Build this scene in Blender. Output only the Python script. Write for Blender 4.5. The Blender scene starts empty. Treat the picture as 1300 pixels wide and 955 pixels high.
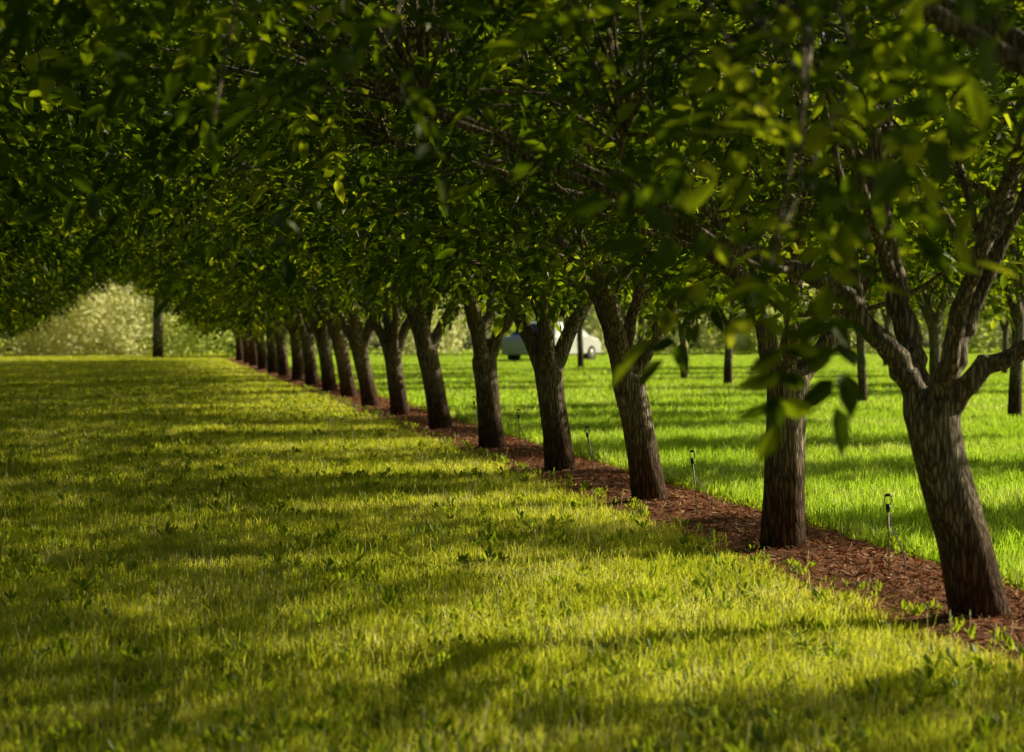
import bpy, math, random
import numpy as np
from mathutils import Vector, Quaternion, noise as mnoise

rng = np.random.default_rng(7)
random.seed(7)
scene = bpy.context.scene
COL = scene.collection

# ------------------------------------------------------------------ helpers
def link(o, parent=None):
    COL.objects.link(o)
    if parent is not None:
        o.parent = parent
    return o

def empty(name, loc=(0, 0, 0), rotz=0.0, scale=(1, 1, 1)):
    e = bpy.data.objects.new(name, None)
    e.empty_display_size = 0.3
    e.location = loc
    e.rotation_euler = (0, 0, rotz)
    e.scale = scale
    return link(e)

def fast_mesh(name, verts, quads, rnd=None, mat=None, smooth=False):
    me = bpy.data.meshes.new(name)
    nv, nq = len(verts), len(quads)
    me.vertices.add(nv)
    me.vertices.foreach_set("co", np.asarray(verts, dtype=np.float32).ravel())
    me.loops.add(nq * 4)
    me.loops.foreach_set("vertex_index", np.asarray(quads, dtype=np.int32).ravel())
    me.polygons.add(nq)
    me.polygons.foreach_set("loop_start", np.arange(0, nq * 4, 4, dtype=np.int32))
    try:
        me.polygons.foreach_set("loop_total", np.full(nq, 4, dtype=np.int32))
    except Exception:
        pass
    me.update(calc_edges=True)
    if rnd is not None:
        a = me.attributes.new("rnd", 'FLOAT', 'POINT')
        a.data.foreach_set("value", np.asarray(rnd, dtype=np.float32))
    if mat:
        me.materials.append(mat)
    me.polygons.foreach_set("use_smooth", np.full(nq, smooth, dtype=bool))
    return me

def norm(v):
    return v / np.maximum(np.linalg.norm(v, axis=-1, keepdims=True), 1e-9)

# ------------------------------------------------------------------ materials
def new_mat(name):
    m = bpy.data.materials.new(name)
    m.use_nodes = True
    nt = m.node_tree
    for n in list(nt.nodes):
        nt.nodes.remove(n)
    out = nt.nodes.new("ShaderNodeOutputMaterial")
    return m, nt, out

def ramp(nt, stops):
    r = nt.nodes.new("ShaderNodeValToRGB")
    e = r.color_ramp.elements
    while len(e) < len(stops):
        e.new(0.5)
    for i, (p, c) in enumerate(stops):
        e[i].position = p
        e[i].color = (*c, 1)
    return r

def leaf_mat(name, stops, tstops, trans=0.45, rough=0.4, gloss=0.0, patch=None):
    m, nt, out = new_mat(name)
    at = nt.nodes.new("ShaderNodeAttribute"); at.attribute_name = "rnd"
    src = at.outputs["Fac"]
    if patch:
        geo = nt.nodes.new("ShaderNodeNewGeometry")
        nz = nt.nodes.new("ShaderNodeTexNoise"); nz.inputs["Scale"].default_value = patch
        nz.inputs["Detail"].default_value = 2
        nt.links.new(geo.outputs["Position"], nz.inputs["Vector"])
        ma = nt.nodes.new("ShaderNodeMath"); ma.operation = 'MULTIPLY_ADD'
        nt.links.new(nz.outputs["Fac"], ma.inputs[0]); ma.inputs[1].default_value = 1.5
        ma.inputs[2].default_value = -0.75
        ad = nt.nodes.new("ShaderNodeMath"); ad.operation = 'ADD'; ad.use_clamp = True
        nt.links.new(at.outputs["Fac"], ad.inputs[0]); nt.links.new(ma.outputs[0], ad.inputs[1])
        src = ad.outputs[0]
    r1 = ramp(nt, stops); r2 = ramp(nt, tstops)
    nt.links.new(src, r1.inputs[0]); nt.links.new(src, r2.inputs[0])
    p = nt.nodes.new("ShaderNodeBsdfDiffuse")
    nt.links.new(r1.outputs[0], p.inputs["Color"])
    t = nt.nodes.new("ShaderNodeBsdfTranslucent")
    nt.links.new(r2.outputs[0], t.inputs["Color"])
    mx = nt.nodes.new("ShaderNodeMixShader"); mx.inputs[0].default_value = trans
    nt.links.new(p.outputs[0], mx.inputs[1]); nt.links.new(t.outputs[0], mx.inputs[2])
    last = mx
    if gloss > 0:
        g = nt.nodes.new("ShaderNodeBsdfGlossy"); g.inputs["Roughness"].default_value = rough
        g.inputs["Color"].default_value = (0.9, 1, 0.7, 1)
        m2 = nt.nodes.new("ShaderNodeMixShader"); m2.inputs[0].default_value = gloss
        nt.links.new(mx.outputs[0], m2.inputs[1]); nt.links.new(g.outputs[0], m2.inputs[2])
        last = m2
    nt.links.new(last.outputs[0], out.inputs[0])
    return m

M_LEAF = leaf_mat("walnut_leaf",
    [(0.0, (0.012, 0.026, 0.004)), (0.6, (0.022, 0.048, 0.006)), (1.0, (0.060, 0.100, 0.012))],
    [(0.0, (0.08, 0.14, 0.003)), (0.45, (0.23, 0.34, 0.005)), (0.72, (0.62, 0.74, 0.012)), (1.0, (0.94, 0.97, 0.04))], 0.54, 0.38, 0.016)
M_GRASS = leaf_mat("lawn_blade",
    [(0.0, (0.18, 0.22, 0.012)), (0.5, (0.40, 0.42, 0.030)), (0.9, (0.52, 0.50, 0.06)), (1.0, (0.70, 0.62, 0.28))],
    [(0.0, (0.58, 0.68, 0.02)), (0.5, (0.95, 0.96, 0.06)), (0.9, (0.99, 0.97, 0.14)), (1.0, (0.97, 0.90, 0.45))], 0.66, 0.35, 0.022, patch=0.9)
M_GRASS2 = leaf_mat("meadow_blade",
    [(0.0, (0.14, 0.24, 0.012)), (0.5, (0.27, 0.40, 0.03)), (0.9, (0.37, 0.47, 0.05)), (1.0, (0.5, 0.48, 0.2))],
    [(0.0, (0.48, 0.76, 0.02)), (0.5, (0.70, 0.95, 0.06)), (0.9, (0.84, 0.98, 0.12)), (1.0, (0.9, 0.88, 0.4))], 0.66, 0.35, 0.02, patch=0.5)
M_WEED = leaf_mat("weed_leaf",
    [(0.0, (0.08, 0.14, 0.010)), (1.0, (0.18, 0.26, 0.02))],
    [(0.0, (0.42, 0.58, 0.015)), (1.0, (0.75, 0.84, 0.04))], 0.55, 0.4, 0.02)
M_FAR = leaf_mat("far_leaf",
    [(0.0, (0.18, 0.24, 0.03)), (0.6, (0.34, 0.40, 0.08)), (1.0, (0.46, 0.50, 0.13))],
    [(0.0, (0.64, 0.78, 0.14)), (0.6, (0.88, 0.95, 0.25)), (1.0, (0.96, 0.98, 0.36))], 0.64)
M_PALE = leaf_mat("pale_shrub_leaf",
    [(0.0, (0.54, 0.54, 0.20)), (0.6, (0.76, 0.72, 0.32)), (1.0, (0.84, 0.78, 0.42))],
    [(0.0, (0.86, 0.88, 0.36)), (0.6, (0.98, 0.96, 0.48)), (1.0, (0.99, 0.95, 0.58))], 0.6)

def bark_mat():
    m, nt, out = new_mat("walnut_bark")
    tc = nt.nodes.new("ShaderNodeTexCoord")
    mp = nt.nodes.new("ShaderNodeMapping"); mp.inputs["Scale"].default_value = (34, 34, 5)
    nt.links.new(tc.outputs["Object"], mp.inputs["Vector"])
    n1 = nt.nodes.new("ShaderNodeTexNoise"); n1.inputs["Scale"].default_value = 1.0
    n1.inputs["Detail"].default_value = 5; n1.inputs["Distortion"].default_value = 0.8
    nt.links.new(mp.outputs[0], n1.inputs["Vector"])
    vo = nt.nodes.new("ShaderNodeTexVoronoi"); vo.feature = 'DISTANCE_TO_EDGE'
    mp2 = nt.nodes.new("ShaderNodeMapping"); mp2.inputs["Scale"].default_value = (42, 42, 6)
    nt.links.new(tc.outputs["Object"], mp2.inputs["Vector"])
    addv = nt.nodes.new("ShaderNodeVectorMath"); addv.operation = 'ADD'
    nt.links.new(mp2.outputs[0], addv.inputs[0]); nt.links.new(n1.outputs["Color"], addv.inputs[1])
    nt.links.new(addv.outputs[0], vo.inputs["Vector"]); vo.inputs["Scale"].default_value = 1.0
    vr = ramp(nt, [(0.0, (0, 0, 0)), (0.22, (1, 1, 1))])
    nt.links.new(vo.outputs["Distance"], vr.inputs[0])
    sx = nt.nodes.new("ShaderNodeSeparateXYZ"); nt.links.new(tc.outputs["Object"], sx.inputs[0])
    n2 = nt.nodes.new("ShaderNodeTexNoise"); n2.inputs["Scale"].default_value = 3.5; n2.inputs["Detail"].default_value = 4
    nt.links.new(tc.outputs["Object"], n2.inputs["Vector"])
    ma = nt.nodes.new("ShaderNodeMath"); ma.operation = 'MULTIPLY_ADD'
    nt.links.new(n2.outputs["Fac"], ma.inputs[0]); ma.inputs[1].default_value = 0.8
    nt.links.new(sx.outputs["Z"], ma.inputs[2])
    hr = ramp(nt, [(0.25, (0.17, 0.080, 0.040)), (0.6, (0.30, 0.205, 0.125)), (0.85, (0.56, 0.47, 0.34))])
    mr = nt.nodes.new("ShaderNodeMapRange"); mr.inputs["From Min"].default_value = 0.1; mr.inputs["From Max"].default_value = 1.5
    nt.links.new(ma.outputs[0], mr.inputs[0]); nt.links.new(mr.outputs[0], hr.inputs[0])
    r1 = ramp(nt, [(0.3, (0.40, 0.37, 0.33)), (0.7, (1.15, 1.12, 1.08))])
    nt.links.new(n1.outputs["Fac"], r1.inputs[0])
    mul = nt.nodes.new("ShaderNodeMix"); mul.data_type = 'RGBA'; mul.blend_type = 'MULTIPLY'; mul.inputs[0].default_value = 1
    nt.links.new(hr.outputs[0], mul.inputs[6]); nt.links.new(r1.outputs[0], mul.inputs[7])
    mul2 = nt.nodes.new("ShaderNodeMix"); mul2.data_type = 'RGBA'; mul2.blend_type = 'MULTIPLY'; mul2.inputs[0].default_value = 0.7
    nt.links.new(mul.outputs[2], mul2.inputs[6]); nt.links.new(vr.outputs[0], mul2.inputs[7])
    p = nt.nodes.new("ShaderNodeBsdfPrincipled"); p.inputs["Roughness"].default_value = 0.9
    p.inputs["Specular IOR Level"].default_value = 0.2
    nt.links.new(mul2.outputs[2], p.inputs["Base Color"])
    hsum = nt.nodes.new("ShaderNodeMath"); hsum.operation = 'ADD'
    nt.links.new(vr.outputs[0], hsum.inputs[0]); nt.links.new(n1.outputs["Fac"], hsum.inputs[1])
    b = nt.nodes.new("ShaderNodeBump"); b.inputs["Strength"].default_value = 1.0; b.inputs["Distance"].default_value = 0.016
    nt.links.new(hsum.outputs[0], b.inputs["Height"]); nt.links.new(b.outputs[0], p.inputs["Normal"])
    nt.links.new(p.outputs[0], out.inputs[0])
    return m
M_BARK = bark_mat()

def noise_mat(name, stops, scale, rough=0.95, bump=0.0, bscale=None, bdist=0.02):
    m, nt, out = new_mat(name)
    geo = nt.nodes.new("ShaderNodeNewGeometry")
    n = nt.nodes.new("ShaderNodeTexNoise"); n.inputs["Scale"].default_value = scale; n.inputs["Detail"].default_value = 6
    n.inputs["Roughness"].default_value = 0.65
    nt.links.new(geo.outputs["Position"], n.inputs["Vector"])
    r = ramp(nt, stops); nt.links.new(n.outputs["Fac"], r.inputs[0])
    p = nt.nodes.new("ShaderNodeBsdfPrincipled"); p.inputs["Roughness"].default_value = rough
    p.inputs["Specular IOR Level"].default_value = 0.15
    nt.links.new(r.outputs[0], p.inputs["Base Color"])
    if bump:
        n2 = nt.nodes.new("ShaderNodeTexNoise"); n2.inputs["Scale"].default_value = bscale or scale * 3; n2.inputs["Detail"].default_value = 4
        nt.links.new(geo.outputs["Position"], n2.inputs["Vector"])
        b = nt.nodes.new("ShaderNodeBump"); b.inputs["Strength"].default_value = bump; b.inputs["Distance"].default_value = bdist
        nt.links.new(n2.outputs["Fac"], b.inputs["Height"]); nt.links.new(b.outputs[0], p.inputs["Normal"])
    nt.links.new(p.outputs[0], out.inputs[0])
    return m
M_GROUND = noise_mat("turf_ground", [(0.3, (0.05, 0.07, 0.012)), (0.55, (0.10, 0.13, 0.018)), (0.8, (0.14, 0.13, 0.035))], 3.0, bump=0.6, bscale=25)
M_SOIL = noise_mat("red_soil", [(0.3, (0.14, 0.050, 0.026)), (0.5, (0.34, 0.135, 0.066)), (0.75, (0.55, 0.27, 0.14))], 9.0, bump=1.0, bscale=40, bdist=0.03)

def attr_mat(name, stops, rough=0.8):
    m, nt, out = new_mat(name)
    at = nt.nodes.new("ShaderNodeAttribute"); at.attribute_name = "rnd"
    r = ramp(nt, stops); nt.links.new(at.outputs["Fac"], r.inputs[0])
    p = nt.nodes.new("ShaderNodeBsdfDiffuse")
    nt.links.new(r.outputs[0], p.inputs["Color"]); nt.links.new(p.outputs[0], out.inputs[0])
    return m
M_LITTER = attr_mat("litter", [(0.0, (0.12, 0.042, 0.022)), (0.6, (0.48, 0.22, 0.11)), (1.0, (0.76, 0.52, 0.30))])

def plain(name, col, rough=0.5, metal=0.0, coat=0.0):
    m, nt, out = new_mat(name)
    tc = nt.nodes.new("ShaderNodeTexCoord")
    n = nt.nodes.new("ShaderNodeTexNoise"); n.inputs["Scale"].default_value = 12
    nt.links.new(tc.outputs["Object"], n.inputs["Vector"])
    r = ramp(nt, [(0.3, tuple(c * 0.85 for c in col)), (0.7, col)])
    nt.links.new(n.outputs["Fac"], r.inputs[0])
    p = nt.nodes.new("ShaderNodeBsdfPrincipled")
    nt.links.new(r.outputs[0], p.inputs["Base Color"])
    p.inputs["Roughness"].default_value = rough; p.inputs["Metallic"].default_value = metal
    p.inputs["Coat Weight"].default_value = coat
    nt.links.new(p.outputs[0], out.inputs[0])
    return m
M_STEEL = plain("galvanised_rod", (0.30, 0.27, 0.23), 0.5, 0.6)
M_BLACK = plain("black_plastic", (0.03, 0.03, 0.03), 0.45)
M_TUBE = plain("grey_tube", (0.22, 0.20, 0.17), 0.6)
M_WHITE = plain("white_paint", (0.8, 0.79, 0.74), 0.55)
M_GLASS = plain("dark_glass", (0.10, 0.11, 0.10), 0.35)
M_RUBBER = plain("tyre_rubber", (0.02, 0.02, 0.02), 0.8)

# ------------------------------------------------------------------ tubes
def tube(V, F, pts, rad, sides=10, cap=True, wob=0.0):
    pts = [Vector(p) for p in pts]
    base = len(V)
    t0 = (pts[1] - pts[0]).normalized()
    up = Vector((1, 0, 0)) if abs(t0.x) < 0.8 else Vector((0, 1, 0))
    u = t0.cross(up).normalized()
    prev = t0
    n = len(pts)
    for i, p in enumerate(pts):
        if i == 0: t = t0
        elif i == n - 1: t = (pts[i] - pts[i - 1]).normalized()
        else: t = (pts[i + 1] - pts[i - 1]).normalized()
        q = prev.rotation_difference(t)
        u = (q @ u).normalized()
        w = t.cross(u).normalized()
        prev = t
        for k in range(sides):
            a = 2 * math.pi * k / sides
            r = rad[i]
            if wob:
                r *= 1 + wob * math.sin(3 * a + i * 0.4 + base) + wob * 0.6 * math.sin(2 * a - i * 0.9)
            V.append(tuple(p + u * (r * math.cos(a)) + w * (r * math.sin(a))))
    for i in range(n - 1):
        for k in range(sides):
            a = base + i * sides + k; b = base + i * sides + (k + 1) % sides
            F.append((a, b, b + sides, a + sides))
    if cap:
        F.append(tuple(base + k for k in range(sides))[::-1])
        F.append(tuple(base + (n - 1) * sides + k for k in range(sides)))

def smooth_path(pts, rad, sub=5):
    P = [np.array(p, float) for p in pts]
    P = [2 * P[0] - P[1]] + P + [2 * P[-1] - P[-2]]
    out, ro = [], []
    for i in range(1, len(P) - 2):
        for s in range(sub):
            t = s / sub
            a, b, c, d = P[i - 1], P[i], P[i + 1], P[i + 2]
            out.append(0.5 * ((2 * b) + (c - a) * t + (2 * a - 5 * b + 4 * c - d) * t * t + (-a + 3 * b - 3 * c + d) * t ** 3))
            ro.append(rad[i - 1] * (1 - t) + rad[i] * t)
    out.append(P[-2]); ro.append(rad[-1])
    return out, ro

# ------------------------------------------------------------------ compound leaves
def leaf_template(r):
    vs, qs, ids = [], [], []
    n_pairs = r.integers(2, 4)
    L = r.uniform(0.20, 0.30)
    k = 0
    def leaflet(px, pz, ang, ln, wd, roll):
        nonlocal k
        ca, sa = math.cos(ang), math.sin(ang)
        dro = r.uniform(0.1, 0.35)
        pts = [(0, 0, 0), (0.28, 0.42, 0.10), (0.66, 0.40, 0.04), (1.0, 0, 0), (0.66, -0.40, 0.04), (0.28, -0.42, 0.10)]
        b = len(vs)
        for (x, y, z) in pts:
            X = x * ln; Y = y * wd; Z = z * wd - dro * ln * x * x + roll * Y
            vs.append((px + X * ca - Y * sa, X * sa + Y * ca, pz + Z))
            ids.append(k)
        qs.append((b, b + 5, b + 4, b + 3)); qs.append((b, b + 3, b + 2, b + 1))
        k += 1
    droop = r.uniform(0.3, 1.2)
    for i in range(n_pairs):
        t = (i + 0.8) / (n_pairs + 0.6)
        px, pz = L * t, -droop * L * t * t * 0.5
        for s in (-1, 1):
            leaflet(px, pz, s * r.uniform(0.8, 1.25), r.uniform(0.09, 0.135), r.uniform(0.05, 0.07), r.uniform(-0.5, 0.5))
    leaflet(L, -droop * L * 0.5, r.uniform(-0.2, 0.2), r.uniform(0.125, 0.165), r.uniform(0.062, 0.08), r.uniform(-0.4, 0.4))
    return np.array(vs), np.array(qs), np.array(ids), k + 1

TEMPL = [leaf_template(rng) for _ in range(10)]

def place_leaves(pos, direc, nrm, scale, rndbase, r):
    d = norm(direc); w = norm(np.cross(nrm, d)); n = np.cross(d, w)
    VV, QQ, RR = [], [], []
    off = 0
    pick = r.integers(0, len(TEMPL), len(pos))
    for ti, (tv, tq, tid, nk) in enumerate(TEMPL):
        sel = np.where(pick == ti)[0]
        if len(sel) == 0: continue
        m = len(sel)
        tvv = tv[None] * scale[sel][:, None, None]
        V = (pos[sel][:, None, :] + tvv[..., 0:1] * d[sel][:, None, :] + tvv[..., 1:2] * w[sel][:, None, :]
             + tvv[..., 2:3] * n[sel][:, None, :])
        VV.append(V.reshape(-1, 3))
        Q = tq[None] + (np.arange(m) * len(tv))[:, None, None] + off
        QQ.append(Q.reshape(-1, 4))
        lr = np.clip(rndbase[sel][:, None] + r.normal(0, 0.17, (m, nk)), 0, 1)
        RR.append(lr[:, tid].ravel())
        off += m * len(tv)
    return np.concatenate(VV), np.concatenate(QQ), np.concatenate(RR)

# ------------------------------------------------------------------ trees
def make_tree(seed, ax=4.9, ay=2.7, bot=2.25, arch=0.9, top=7.2, ncl=420, nspr=8, rtr=0.152,
              fork=1.15, lean=(-0.1, 0.0), limbs=None, extra=None, voxel=0.02, crad=0.42, droop=0.06, hollow=0.7):
    r = np.random.default_rng(seed)
    V, F = [], []
    fx, fy = lean
    tp = [(0, 0, -0.15), (0, 0, 0.0), (fx * 0.08, fy * .1, 0.12), (fx * 0.35, fy * .4, fork * 0.4), (fx * 0.72 + r.uniform(-.015, .015), fy * .7, fork * 0.72),
          (fx, fy, fork), (fx, fy, fork + 0.10)]
    tr = [rtr * 1.30, rtr * 1.20, rtr * 1.06, rtr * 0.98, rtr * 0.92, rtr * 1.02, rtr * 0.8]
    p, q = smooth_path(tp, tr, 4)
    tube(V, F, p, q, 20, wob=0.03)
    skel = []
    if limbs is None:
        limbs = []
        nl = int(r.integers(3, 5))
        a0 = r.uniform(-0.4, 0.4)
        for i in range(nl):
            az = a0 + i * 2 * math.pi / nl + r.uniform(-.3, .3)
            ex = (ax * 0.62) * math.cos(az); ey = (ay * 0.62) * math.sin(az)
            pts = [(fx, fy, fork - 0.12)]
            el = r.uniform(0.85, 1.2)
            z1 = fork + 0.33 * el + 0.1
            d0 = np.array([math.cos(az), math.sin(az)])
            pts.append((fx + d0[0] * .24, fy + d0[1] * .24, z1))
            pts.append((fx + d0[0] * .52 + r.uniform(-.08, .08), fy + d0[1] * .48 + r.uniform(-.08, .08), z1 + 0.42 * el))
            pts.append((fx + ex * .5, fy + ey * .5, z1 + 0.95 * el + 0.15))
            pts.append((fx + ex + r.uniform(-.2, .2), fy + ey, z1 + 1.6 * el + r.uniform(-.1, .3)))
            pts.append((fx + ex * 1.35, fy + ey * 1.35, z1 + 1.85 * el + r.uniform(-.2, .3)))
            limbs.append((pts, r.uniform(0.060, 0.082) * rtr / 0.142))
        if r.uniform() < 0.8:
            limbs.append(([(fx, fy, fork - .1), (fx + r.uniform(-.1, .1), fy + r.uniform(-.1, .1), fork + .45),
                           (fx + r.uniform(-.3, .3), fy + r.uniform(-.3, .3), fork + 1.1), (fx + r.uniform(-.5, .5), fy + r.uniform(-.3, .3), fork + 2.2),
                           (fx + r.uniform(-.8, .8), fy, fork + 3.8)], 0.06 * rtr / 0.142))
    V2, F2 = [], []
    for pts, lr in limbs:
        n = len(pts)
        rad = [lr * (1.15 - 0.85 * i / (n - 1)) for i in range(n)]
        rad[0] = lr * 1.25
        p, q = smooth_path(pts, rad, 6)
        p = [np.array(pp) + (r.normal(0, .012, 3) if i > 4 else 0) for i, pp in enumerate(p)]
        tube(V, F, p, q, 12, wob=0.03)
        skel += p[8:]
        for t in (0.38, 0.5, 0.62, 0.74, 0.86, 0.97):
            idx = min(int(t * (len(p) - 1)), len(p) - 2)
            s = np.array(p[idx]); tg = norm(np.array(p[idx + 1]) - s)
            dd = norm(tg * 0.8 + r.normal(0, 0.75, 3) * np.array([1, 1, 0.45]) + np.array([0, 0, 0.45]))
            ln = r.uniform(1.1, 2.2) * min(1, ay / 2.6)
            mid = s + dd * ln * .5 + r.normal(0, .08, 3)
            end = s + dd * ln + np.array([0, 0, r.uniform(-.1, .45)])
            if end[2] < bot: end[2] = bot + 0.1
            pp, qq = smooth_path([s, mid, end], [q[idx] * 0.55, q[idx] * .4, 0.009], 4)
            tube(V2, F2, pp, qq, 6, cap=False)
            skel += pp[2:]
    skel = np.array(skel)
    me = bpy.data.meshes.new("core"); me.from_pydata([tuple(v) for v in V], [], F)
    ob = bpy.data.objects.new("core_tmp", me); COL.objects.link(ob)
    md = ob.modifiers.new("r", 'REMESH'); md.mode = 'VOXEL'; md.voxel_size = voxel
    sm = ob.modifiers.new("s", 'SMOOTH'); sm.factor = 0.5; sm.iterations = 4
    dg = bpy.context.evaluated_depsgraph_get()
    core = bpy.data.meshes.new_from_object(ob.evaluated_get(dg))
    bpy.data.objects.remove(ob)
    core.name = "trunk_and_limbs"
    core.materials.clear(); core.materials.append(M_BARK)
    core.polygons.foreach_set("use_smooth", np.ones(len(core.polygons), dtype=bool))
    C = []
    while len(C) < ncl:
        x, y = r.uniform(-1, 1, 2)
        rr = math.hypot(x, y)
        if abs(x) ** 2.4 + abs(y) ** 2.4 > 1: continue
        b = bot + arch * abs(x) ** 1.6 + 0.12 * math.sin(7 * x + seed) * math.cos(5 * y + seed)
        tt = top - (top - bot) * 0.34 * rr ** 2.4
        u = r.uniform() ** 1.3
        z = b + 0.12 + (tt - b) * u
        if rr < 0.25 and z < bot + 0.6 and r.uniform() < hollow: continue
        C.append((x * ax + fx, y * ay + fy, z))
    for _ in range(int(ncl * droop)):
        a = r.uniform(0, 6.28); q_ = r.uniform(0.25, 0.8)
        x, y = q_ * math.cos(a), q_ * math.sin(a)
        C.append((x * ax, y * ay, bot + arch * abs(x) ** 1.6 - r.uniform(0.0, 0.30)))
    if extra: C += extra
    C = np.array(C)
    for c in C:
        d2 = ((skel - c) ** 2 * np.array([1, 1, 1.2])).sum(1)
        j = int(np.argmin(d2)); s = skel[j]
        mid = (s + c) / 2 + r.normal(0, .05, 3) + np.array([0, 0, .06])
        tube(V2, F2, [s, mid, c], [0.012, 0.008, 0.004], 4, cap=False)
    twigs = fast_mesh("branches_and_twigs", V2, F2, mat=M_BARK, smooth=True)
    N = len(C)
    per = r.integers(int(nspr * 0.7), int(nspr * 1.3) + 1, N)
    idx = np.repeat(np.arange(N), per); T = len(idx)
    outv = norm(r.normal(0, 1, (T, 3)) * np.array([1, 1, 0.55]) + np.array([0, 0, -0.1]))
    radial = norm((C[idx] - np.array([fx, fy, 3.0])) * np.array([1, 1, 0.6]))
    dirs = norm(outv + 0.45 * radial)
    pos = C[idx] + outv * (r.uniform(0.0, 1.0, (T, 1)) ** 0.7) * crad * r.uniform(0.6, 1.1, (N, 1))[idx]
    nr = norm(np.array([0, 0, 1.0]) + r.normal(0, 0.5, (T, 3)))
    sc = r.uniform(0.75, 1.15, T)
    cb = np.clip(r.normal(0.42, 0.20, N), 0, 1)
    v, qd, rn = place_leaves(pos, dirs, nr, sc, cb[idx], r)
    leaves = fast_mesh("leaf_crown", v, qd, rn, M_LEAF)
    return core, twigs, leaves

def add_tree(parts, loc, rotz=0.0, scale=(1, 1, 1), name="walnut_tree"):
    e = empty(name, loc, rotz, scale)
    for nm, me in zip(("trunk", "branches", "foliage"), parts):
        link(bpy.data.objects.new(nm, me), e)
    return e

limbs0 = [
    ([(-.30, 0, 1.08), (-.44, -.02, 1.36), (-.66, -.05, 1.64), (-.88, -.08, 1.86), (-1.25, -.1, 1.99), (-1.9, -.1, 2.25), (-3.1, 0, 2.8)], 0.070),
    ([(-.32, .02, 1.08), (-.37, .05, 1.40), (-.44, .1, 1.75), (-.52, .12, 2.15), (-.56, .15, 2.6), (-.7, .1, 3.4), (-.8, 0, 4.3)], 0.080),
    ([(-.28, 0, 1.08), (-.16, .08, 1.42), (-.03, .16, 1.68), (.12, .25, 2.0), (.4, .5, 2.5), (1.2, 1.0, 3.2)], 0.072),
    ([(-.28, 0, 1.06), (-.12, -.12, 1.33), (.10, -.22, 1.50), (.55, -.35, 1.72), (1.3, -.4, 2.2), (2.8, -.5, 2.8)], 0.064),
    ([(-.30, -.02, 1.10), (-.26, -.2, 1.5), (-.20, -.4, 1.95), (-.1, -.8, 2.5), (0, -1.5, 3.0)], 0.058),
]
limbs1 = [
    ([(.03, 0, 1.12), (.20, -.03, 1.38), (.40, -.06, 1.62), (.55, -.08, 1.90), (.85, 0, 2.3), (1.7, .1, 2.7), (2.8, .2, 3.0)], 0.070),
    ([(.02, 0, 1.12), (-.10, .0, 1.45), (-.22, .02, 1.80), (-.42, .05, 2.12), (-1.0, .1, 2.4), (-2.8, 0, 2.9)], 0.076),
    ([(.03, 0, 1.12), (.08, .1, 1.5), (.14, .2, 1.9), (.22, .3, 2.5), (.3, .5, 3.6)], 0.066),
    ([(.03, 0, 1.12), (.0, -.2, 1.5), (-.05, -.45, 1.9), (-.1, -1.0, 2.5), (-.1, -1.9, 3.0)], 0.052),
]
T0 = make_tree(11, lean=(-.30, 0), fork=1.18, limbs=limbs0, voxel=0.014, bot=2.34, arch=.6, droop=0.0, hollow=.8, ncl=360)
T1 = make_tree(12, lean=(.03, 0), fork=1.22, limbs=limbs1, voxel=0.014, bot=2.28, arch=.75, droop=0.03, hollow=.8, ncl=380)
ex = []
for k in range(6):
    t = k / 5
    ex.append((-2.84 + .08 * math.sin(k * 2.3), -1.85 + .12 * math.cos(k * 1.7), 2.45 - 0.62 * t))
ex += [(-4.4, -.4, 2.25), (-3.9, -1.0, 2.5)]
TN = make_tree(13, lean=(-.1, 0), extra=ex, bot=2.5, arch=0.3, droop=0.0, ncl=370)
MAT_V = [make_tree(20 + i, lean=(random.uniform(-.22, .0), random.uniform(-.08, .08)), fork=1.12 + random.uniform(-.06, .10)) for i in range(5)]
FARV = [make_tree(60 + i, lean=(random.uniform(-.15, .0), 0), bot=1.7, arch=1.6, fork=1.1) for i in range(2)]
LEFT_V = [make_tree(30 + i, lean=(random.uniform(-.1, .1), 0), bot=1.35, arch=1.7, ncl=420, top=6.2) for i in range(3)]
YOUNG = [make_tree(40 + i, ax=1.6, ay=1.2, bot=2.3, arch=0.1, top=6.2, ncl=165, nspr=8, rtr=0.1, fork=1.5,
                   lean=(random.uniform(-.05, .05), 0), voxel=0.025, hollow=.3) for i in range(3)]

ROWX = 4.73
Y0, SP = 13.2, 4.57
jy = {0: 0, 1: -.45, 2: -.5, 3: -.7, 4: -.6, 5: 0, 6: .3, 7: .0, 8: .4}
for i in range(-2, 18):
    y = Y0 + SP * i + jy.get(i, random.uniform(-.15, .15))
    if i == 0: parts, rz = T0, 0
    elif i == 1: parts, rz = T1, 0
    elif i == -1: parts, rz = TN, 0
    elif i >= 10: parts, rz = FARV[i % 2], random.uniform(-.25, .25)
    else: parts, rz = MAT_V[(i * 3 + (i // 4)) % 5], random.uniform(-.25, .25)
    s = 1.0 if i in (0, 1, -1) else random.uniform(0.96, 1.05)
    add_tree(parts, (ROWX + random.uniform(-.04, .06) * (i > 1), y, 0), rz, (s, s, s))
for i in range(-1, 18):
    y = Y0 + SP * i + random.uniform(-.3, .3)
    s = random.uniform(0.97, 1.05)
    add_tree(LEFT_V[(i * 5 + 1) % 3], (-ROWX, y, 0), random.choice((0, math.pi)) + random.uniform(-.25, .25), (s, s, s))
for ri, (X, ys) in enumerate(((14.1, 13.0), (23.5, 52.0))):
    y = ys
    while y < 80:
        s = random.uniform(0.82, 1.12)
        if random.random() > 0.1:
            add_tree(random.choice(YOUNG), (X + random.uniform(-.3, .3), y, 0), random.choice((0, math.pi)) + random.uniform(-.6, .6), (s, s, s * random.uniform(.9, 1.1)))
        y += SP * random.uniform(0.75, 1.35)

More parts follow.
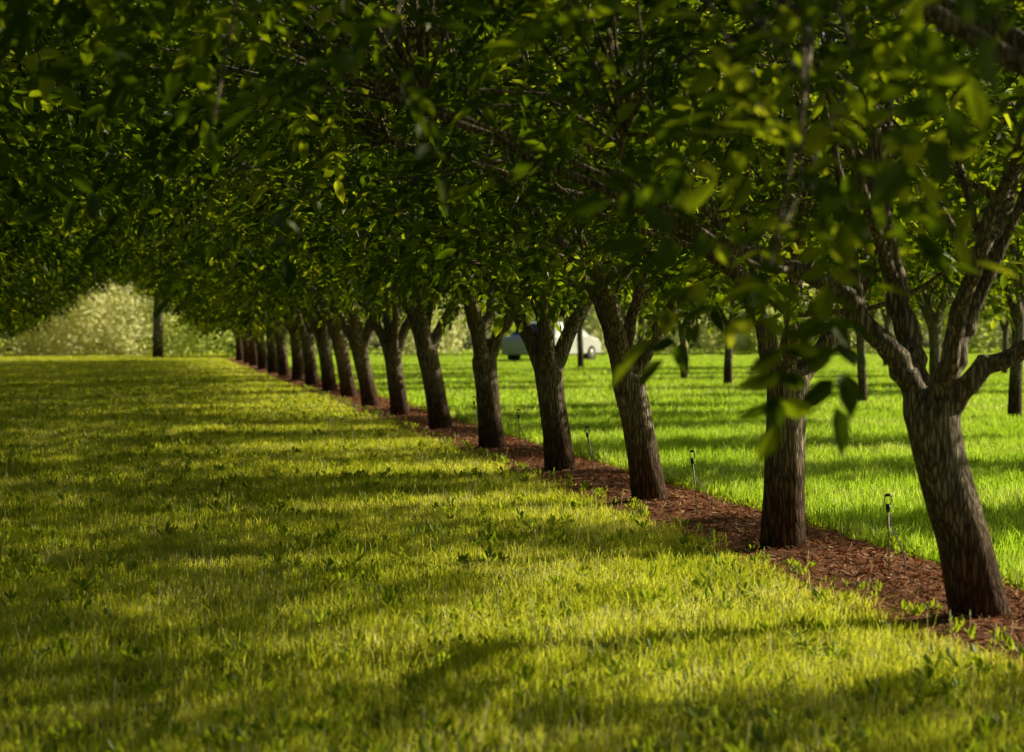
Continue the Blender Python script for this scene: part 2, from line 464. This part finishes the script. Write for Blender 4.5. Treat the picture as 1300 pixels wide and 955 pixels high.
# ------------------------------------------------------------------ ground
def grid(name, x0, x1, y0, y1, nx, ny, zf, mat):
    xs = np.linspace(x0, x1, nx); ys = np.linspace(y0, y1, ny)
    V = [(x, y, zf(x, y)) for y in ys for x in xs]
    Q = [(j * nx + i, j * nx + i + 1, (j + 1) * nx + i + 1, (j + 1) * nx + i) for j in range(ny - 1) for i in range(nx - 1)]
    return fast_mesh(name, V, Q, mat=mat, smooth=True)
link(bpy.data.objects.new("ground", grid("ground", -1500, 1500, -500, 2500, 3, 3, lambda x, y: 0.0, M_GROUND)))

SW = .80
def strip(xc, y0, y1, name):
    def zf(x, y):
        e = (x - xc) / SW
        h = 0.075 * (1 - e * e)
        n = mnoise.noise(Vector((x * 3, y * 3, 0))) * .02 + mnoise.noise(Vector((x * 11, y * 11, 2))) * .012
        return -0.02 + max(h, 0) + n * (1 - abs(e)) * 1.2 + 0.012
    return link(bpy.data.objects.new(name, grid(name, xc - SW, xc + SW, y0, y1, 20, int((y1 - y0) * 12), zf, M_SOIL)))
SX = 4.92
strip(SX, 5, 96, "soil_strip")
strip(-SX, 5, 96, "soil_strip")

def litter():
    n = 26000
    yy = 8 + (rng.uniform(0, 1, n) ** 1.6) * 60
    xx = SX + rng.normal(0, 0.33, n)
    z = np.maximum(0.065 * (1 - ((xx - SX) / SW) ** 2), 0) + rng.uniform(0.0, 0.022, n)
    ln = rng.uniform(0.02, 0.11, n); wd = rng.uniform(0.0025, 0.008, n)
    a = rng.uniform(0, 6.28, n); tilt = rng.normal(0, .35, n)
    d = np.stack([np.cos(a) * np.cos(tilt), np.sin(a) * np.cos(tilt), np.sin(tilt)], 1)
    w = norm(np.cross(d, norm(np.array([0, 0, 1.]) + rng.normal(0, .5, (n, 3)))))
    p = np.stack([xx, yy, z], 1)
    V = np.stack([p - d * ln[:, None] / 2 - w * wd[:, None], p - d * ln[:, None] / 2 + w * wd[:, None],
                  p + d * ln[:, None] / 2 + w * wd[:, None] * .6, p + d * ln[:, None] / 2 - w * wd[:, None] * .6], 1).reshape(-1, 3)
    Q = np.arange(n * 4).reshape(-1, 4)
    link(bpy.data.objects.new("mulch_litter", fast_mesh("mulch_litter", V, Q, np.repeat(rng.uniform(0, 1, n), 4), M_LITTER)))
litter()

# ------------------------------------------------------------------ grass
def blades(n, size, hmin, hmax, wid, mat, seed, lean=0.45):
    r = np.random.default_rng(seed)
    p = np.stack([r.uniform(-size / 2, size / 2, n), r.uniform(-size / 2, size / 2, n), np.zeros(n)], 1)
    nc = int(size * size * 22)
    cen = r.uniform(-size / 2, size / 2, (nc, 2))
    pick = r.integers(0, nc, n); pull = (r.uniform(0, 1, n) < 0.5)
    p[pull, :2] = cen[pick[pull]] + r.normal(0, .045, (pull.sum(), 2))
    p[:, :2] += r.normal(0, .02, (n, 2))
    hc = r.uniform(.75, 1.25, nc)
    h = r.uniform(hmin, hmax, n) * np.where(pull, hc[pick], 0.85)
    a = r.uniform(0, 6.28, n)
    ld = np.stack([np.cos(a), np.sin(a), np.zeros(n)], 1)
    l = np.abs(r.normal(0, lean, n))[:, None] * h[:, None]
    b = r.uniform(0, 6.28, n); w = np.stack([np.cos(b), np.sin(b), np.zeros(n)], 1) * (wid * r.uniform(.6, 1.3, n))[:, None]
    up = np.array([0, 0, 1.0])
    m = p + ld * l * .35 + up * h[:, None] * .6
    t = p + ld * l * 1.1 + up * h[:, None] * (1 - .15 * np.minimum(l / h[:, None], 1))
    V = np.stack([p - w / 2, p + w / 2, m + w * .45, m - w * .45, t + w * .08, t - w * .08], 1).reshape(-1, 3)
    base = (np.arange(n) * 6)[:, None]
    Q = np.concatenate([base + np.array([0, 1, 2, 3]), base + np.array([3, 2, 4, 5])], 0)
    rn = np.clip(r.normal(.45, .22, n), 0, .93); dry = r.uniform(0, 1, n) < .04; rn[dry] = 1
    return fast_mesh("turf_patch", V, Q, np.repeat(rn, 6), mat)

LAn = [blades(9000, 2.0, .045, .11, .005, M_GRASS, 120 + k, .7) for k in range(3)]
LA = [blades(5000, 2.0, .05, .115, .0075, M_GRASS, 100 + k, .6) for k in range(4)]
LB = [blades(5000, 2.0, .08, .17, .0075, M_GRASS2, 200 + k, .4) for k in range(4)]
LAf = [blades(2200, 2.0, .05, .115, .015, M_GRASS, 110 + k) for k in range(3)]
LBf = [blades(2200, 2.0, .08, .17, .015, M_GRASS2, 210 + k, .35) for k in range(3)]
gl = empty("lawn_grass"); gr = empty("meadow_grass")
def put(me, x, y, par):
    o = bpy.data.objects.new("turf_patch", me)
    o.location = (x, y, 0); o.rotation_euler = (0, 0, random.choice((0, 1, 2, 3)) * math.pi / 2)
    o.scale = (1, 1, random.uniform(.92, 1.08))
    link(o, par)
y = 7.0
while y < 116:
    A, B = (LAn, LB) if y < 22 else ((LA, LB) if y < 40 else (LAf, LBf))
    for k in range(6):
        x = 4.30 - 1.0 - 2 * k + (0.0 if k else random.uniform(-.03, .05))
        if x > -0.045 * y - 2.6:
            put(random.choice(A), x, y, gl)
    x = 5.55 + 1.0
    while x < 0.40 * y + 3.5:
        put(random.choice(B), x + (random.uniform(-.05, .03) if x < 7 else 0), y, gr)
        x += 2.0
    if y > 95:
        put(random.choice(A), 4.9, y, gl)
    y += 2.0

def rosettes(n, xy, smin, smax, mat, name, upright=0.5):
    r = rng
    nl = r.integers(5, 12, n); idx = np.repeat(np.arange(n), nl); T = len(idx)
    s = r.uniform(smin, smax, n)[idx] * r.uniform(.7, 1.2, T)
    a = r.uniform(0, 6.28, T); el = np.clip(r.normal(upright, .3, T), .1, 1.3)
    d = np.stack([np.cos(a) * np.cos(el), np.sin(a) * np.cos(el), np.sin(el)], 1)
    w = np.stack([-np.sin(a), np.cos(a), np.zeros(T)], 1)
    nn = np.cross(d, w)
    pos = np.concatenate([xy[idx] + r.normal(0, .015, (T, 2)), np.full((T, 1), .02)], 1) + d * (s * .25)[:, None] + np.array([0, 0, 1]) * r.uniform(0, .05, (T, 1))
    tmpl = np.array([(0, 0, 0), (.35, .17, .05), (.75, .20, .0), (1, 0, -.12), (.75, -.20, .0), (.35, -.17, .05)])
    V = pos[:, None] + (tmpl[None, :, 0:1] * d[:, None] + tmpl[None, :, 1:2] * w[:, None] - tmpl[None, :, 2:3] * nn[:, None]) * s[:, None, None]
    b = (np.arange(T) * 6)[:, None]
    Q = np.concatenate([b + np.array([0, 5, 4, 3]), b + np.array([0, 3, 2, 1])], 0)
    link(bpy.data.objects.new(name, fast_mesh(name, V.reshape(-1, 3), Q, np.repeat(r.uniform(0, 1, T), 6), mat)))
n = 3800
yy = 8 + rng.uniform(0, 1, n) ** 1.4 * 60
xx = rng.uniform(-3.6, 4.25, n)
keep = np.array([mnoise.noise(Vector((a * .8, b * .8, 5))) > -.12 for a, b in zip(xx, yy)])
rosettes(int(keep.sum()), np.stack([xx, yy], 1)[keep], .035, .075, M_WEED, "broadleaf_weeds", .7)
n = 420
yy = 8 + rng.uniform(0, 1, n) ** 1.3 * 50
xx = np.where(rng.uniform(0, 1, n) < .6, 4.36 + np.abs(rng.normal(0, .08, n)), 5.50 - np.abs(rng.normal(0, .08, n)))
rosettes(n, np.stack([xx, yy], 1), .03, .065, M_WEED, "edge_weeds", .9)

n = 1500
yy = 9 + rng.uniform(0, 1, n) ** 1.5 * 45; xx = rng.uniform(-3, 4.4, n)
h = rng.uniform(.12, .20, n); ln = rng.normal(0, .03, (n, 2))
p = np.stack([xx, yy, np.zeros(n)], 1); t = p + np.stack([ln[:, 0], ln[:, 1], h], 1)
w = np.array([.0016, 0, 0])
t2 = t + np.array([0, 0, .025]); wb = np.array([.004, 0, 0])
V = np.stack([p - w, p + w, t + w, t - w, t - wb, t + wb, t2 + w, t2 - w], 1).reshape(-1, 3)
b = (np.arange(n) * 8)[:, None]
link(bpy.data.objects.new("grass_seed_stalks", fast_mesh("grass_seed_stalks", V, np.concatenate([b + np.array([0, 1, 2, 3]), b + np.array([4, 5, 6, 7])], 0), np.full(n * 8, .97), M_GRASS)))

# ------------------------------------------------------------------ sprinkler stakes
def simple_obj(name, V, F, mat, parent):
    me = bpy.data.meshes.new(name); me.from_pydata([tuple(v) for v in V], [], F); me.materials.append(mat)
    for p in me.polygons: p.use_smooth = len(p.vertices) == 4
    return link(bpy.data.objects.new(name, me), parent)
def sprinkler(x, y, lean=0.04, rz=0.0):
    e = empty("sprinkler_stake", (x, y, 0.03), rz)
    H = 0.50; lx = -lean
    V, F = [], []; tube(V, F, [(0, 0, -.1), (lx * .5, 0, H * .5), (lx, 0, H)], [.005] * 3, 8)
    simple_obj("rod", V, F, M_STEEL, e)
    V, F = [], []
    tube(V, F, [(lx, 0, H - .05), (lx, 0, H - .03), (lx, 0, H)], [.009, .015, .015], 10)
    for s in (-1, 1):
        tube(V, F, [(lx + s * .012, 0, H - .01), (lx + s * .022, 0, H + .02), (lx + s * .018, 0, H + .05)], [.004, .004, .004], 6)
    tube(V, F, [(lx, 0, H + .048), (lx, 0, H + .056), (lx, 0, H + .066)], [.026, .024, .010], 12)
    simple_obj("sprinkler_head", V, F, M_BLACK, e)
    V, F = [], []
    p, q = smooth_path([(lx, 0.012, H - .03), (lx + .03, .02, H - .16), (.07, .015, H * .45), (.095, .0, .12), (.08, -.03, .0), (.02, -.1, -.02)], [.0045] * 6, 5)
    tube(V, F, p, q, 6); simple_obj("feed_tube", V, F, M_TUBE, e)
    V, F = [], []; tube(V, F, [(0, 0, -.03), (0, 0, .02), (0, 0, .05)], [.014, .012, .007], 8)
    simple_obj("base_clip", V, F, M_BLACK, e)
for k, yk in enumerate((15.0, 20.1, 24.6, 29.2, 33.9, 38.6, 43.0, 52.0)):
    sprinkler(4.84 + random.uniform(-.08, .12), yk, random.uniform(.01, .09), random.uniform(-.5, .5))
for yk in (36, 45.3, 54.0):
    sprinkler(14.0, yk, .05, random.uniform(0, 3))

# ------------------------------------------------------------------ background vegetation
def blob_crown(seed, rx, rz, ncl, per, leaf, mat, zc, low=0.0, cr=.75):
    r = np.random.default_rng(seed)
    c = norm(r.normal(0, 1, (ncl, 3))) * (r.uniform(.25, 1, (ncl, 1)) ** .5)
    c = c * np.array([rx, rx, rz]) * r.uniform(.8, 1.15, (ncl, 1)) + np.array([0, 0, zc])
    c[:, 2] = np.maximum(c[:, 2], low)
    idx = np.repeat(np.arange(ncl), per); T = len(idx)
    pos = c[idx] + r.normal(0, 1, (T, 3)) * cr * .55
    pos[:, 2] = np.maximum(pos[:, 2], .05)
    d = norm(r.normal(0, 1, (T, 3))); w = norm(np.cross(d, r.normal(0, 1, (T, 3))))
    s = leaf * r.uniform(.6, 1.3, (T, 1))
    V = np.stack([pos - d * s, pos + w * s * .5, pos + d * s, pos - w * s * .5], 1).reshape(-1, 3)
    rn = np.clip(r.normal(.5, .15, ncl)[idx] + r.normal(0, .15, T), 0, 1)
    return fast_mesh("crown", V, np.arange(T * 4).reshape(-1, 4), np.repeat(rn, 4), mat)
def far_tree(seed, rx, rz, zc, low=1.2):
    V, F = [], []
    tube(V, F, [(0, 0, -.1), (0.05, 0, zc * .5), (0, .1, zc), (.1, 0, zc + rz * .6)], [.22, .17, .12, .04], 10)
    r = random.Random(seed)
    for k in range(6):
        a = k * 1.05 + r.uniform(-.3, .3); z = zc * .55 + k * .3
        tube(V, F, [(0, 0, z), (rx * .35 * math.cos(a), rx * .35 * math.sin(a), z + 1), (rx * .7 * math.cos(a), rx * .7 * math.sin(a), z + 1.9)], [.08, .05, .02], 6)
    me = bpy.data.meshes.new("far_trunk"); me.from_pydata([tuple(v) for v in V], [], F); me.materials.append(M_BARK)
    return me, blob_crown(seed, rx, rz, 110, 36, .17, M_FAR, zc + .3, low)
FT = [far_tree(300, 4.0, 4.2, 5.4), far_tree(301, 4.6, 3.8, 4.8), far_tree(302, 3.6, 5.0, 6.0)]
tl = empty("distant_tree_line")
for row, (yb, s0) in enumerate(((120, 1.0), (132, 1.4), (146, 1.8))):
    x = -26
    while x < 66:
        tm, cm = random.choice(FT)
        e = bpy.data.objects.new("far_tree", None); link(e, tl)
        s = s0 * random.uniform(.85, 1.15)
        e.location = (x, yb + random.uniform(-2, 3), 0); e.scale = (s, s, s); e.rotation_euler = (0, 0, random.uniform(0, 6.28))
        link(bpy.data.objects.new("far_trunk", tm), e); link(bpy.data.objects.new("far_crown", cm), e)
        x += random.uniform(5.5, 8.0)
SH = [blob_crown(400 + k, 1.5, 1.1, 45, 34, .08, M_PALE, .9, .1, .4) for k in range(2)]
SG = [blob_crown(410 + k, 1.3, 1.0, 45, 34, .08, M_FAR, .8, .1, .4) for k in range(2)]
def shrub(me, x, y, s, nm):
    o = bpy.data.objects.new(nm, me); o.location = (x, y, 0); o.scale = (s, s, s * random.uniform(.9, 1.3)); o.rotation_euler = (0, 0, random.uniform(0, 6.28)); link(o)
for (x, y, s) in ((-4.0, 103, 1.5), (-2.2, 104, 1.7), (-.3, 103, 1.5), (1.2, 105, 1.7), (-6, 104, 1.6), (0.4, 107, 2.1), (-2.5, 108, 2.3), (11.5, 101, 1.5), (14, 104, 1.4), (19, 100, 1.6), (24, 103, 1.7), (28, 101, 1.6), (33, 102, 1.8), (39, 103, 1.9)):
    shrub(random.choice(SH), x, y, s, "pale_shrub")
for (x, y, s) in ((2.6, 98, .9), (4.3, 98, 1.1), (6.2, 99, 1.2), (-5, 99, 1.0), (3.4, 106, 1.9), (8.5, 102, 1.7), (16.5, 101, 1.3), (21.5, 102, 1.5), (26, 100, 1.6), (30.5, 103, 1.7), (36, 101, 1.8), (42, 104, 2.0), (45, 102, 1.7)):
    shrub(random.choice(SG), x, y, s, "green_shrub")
ft = far_tree(333, 2.4, 2.6, 6.0, 3.2)
e = empty("field_tree", (1.9, 97, 0), 0.5)
link(bpy.data.objects.new("trunk", ft[0]), e); link(bpy.data.objects.new("foliage", ft[1]), e)

# ------------------------------------------------------------------ white parked car
def car(x, y, rz):
    e = empty("parked_car", (x, y, 0), rz)
    prof = [(-2.1, .32), (-2.12, .75), (-2.0, .92), (-1.55, .98), (-1.05, 1.40), (-.75, 1.46), (.25, 1.46), (.55, 1.40), (1.10, 1.0), (1.85, .88), (2.08, .72), (2.12, .34)]
    V, F = [], []
    def yw(z, side): return side * (.88 if z < 1.0 else .88 - (z - 1.0) * .42)
    n = len(prof)
    for s in (-1, 1):
        for (px, pz) in prof: V.append((px, yw(pz, s), pz))
    F.append(tuple(range(n))); F.append(tuple(range(2 * n - 1, n - 1, -1)))
    for i in range(n):
        j = (i + 1) % n; F.append((i, i + n, j + n, j))
    o = simple_obj("body", V, F, M_WHITE, e)
    bm = o.modifiers.new("b", 'BEVEL'); bm.width = .05; bm.segments = 3; bm.limit_method = 'ANGLE'
    V, F = [], []
    for s in (-1, 1):
        for a in ([(-1.38, 1.02), (-1.0, 1.36), (-.35, 1.40), (-.35, 1.02)], [(-.28, 1.02), (-.28, 1.40), (.3, 1.40), (.88, 1.03)]):
            b = len(V)
            for (px, pz) in a: V.append((px, yw(pz, s) + s * .012, pz))
            F.append((b, b + 1, b + 2, b + 3))
    for a in ([(.60, 1.385), (1.08, 1.03)], [(-1.08, 1.385), (-1.5, 1.03)]):
        b = len(V); dx = .012 if a[0][0] > 0 else -.012
        for (px, pz), s in ((a[0], -1), (a[0], 1), (a[1], 1), (a[1], -1)): V.append((px + dx, s * (abs(yw(pz, 1)) - .09), pz + .012))
        F.append((b, b + 1, b + 2, b + 3))
    simple_obj("windows", V, F, M_GLASS, e)
    V, F = [], []; V2, F2 = [], []
    for wx in (-1.32, 1.30):
        for s in (-1, 1):
            tube(V, F, [(wx, s * .70, .32), (wx, s * .80, .32), (wx, s * .90, .32)], [.30, .32, .30], 24)
            tube(V2, F2, [(wx, s * .88, .32), (wx, s * .905, .32), (wx, s * .92, .32)], [.20, .19, .06], 16)
    simple_obj("tyres", V, F, M_RUBBER, e); simple_obj("wheel_rims", V2, F2, M_STEEL, e)
car(15.4, 87.0, math.radians(52))

# ------------------------------------------------------------------ light
EL, AZ = math.radians(24), math.radians(17)
s = Vector((math.cos(EL) * math.cos(AZ), math.cos(EL) * math.sin(AZ), math.sin(EL)))
L = bpy.data.lights.new("sun", 'SUN'); L.energy = 5.0; L.angle = math.radians(0.5); L.color = (1.0, 0.92, 0.68)
lo = bpy.data.objects.new("sun", L); lo.rotation_euler = s.to_track_quat('Z', 'Y').to_euler(); lo.location = (30, 10, 20); link(lo)
w = bpy.data.worlds.new("World"); scene.world = w; w.use_nodes = True
nt = w.node_tree
bg = nt.nodes.get("Background") or nt.nodes.new("ShaderNodeBackground")
sky = nt.nodes.new("ShaderNodeTexSky"); sky.sky_type = 'NISHITA'; sky.sun_disc = False
sky.sun_elevation = EL; sky.sun_rotation = math.pi / 2 - AZ
nt.links.new(sky.outputs[0], bg.inputs[0]); bg.inputs[1].default_value = 0.05

# ------------------------------------------------------------------ camera
cd = bpy.data.cameras.new("camera"); cam = bpy.data.objects.new("camera", cd); link(cam)
cd.sensor_width = 36; cd.lens = 3200 / 1300 * 36; cd.clip_end = 4000; cd.clip_start = .1
cam.location = (0, 0, 1.7)
yaw = math.atan(514 / 3200); pitch = math.atan(77.5 / 3200)
cam.rotation_euler = (math.pi / 2 - pitch, 0, -yaw)
cd.dof.use_dof = True; cd.dof.focus_distance = 20; cd.dof.aperture_fstop = 3.0
scene.camera = cam
scene.view_settings.view_transform = 'Standard'; scene.view_settings.look = 'None'; scene.view_settings.exposure = 0
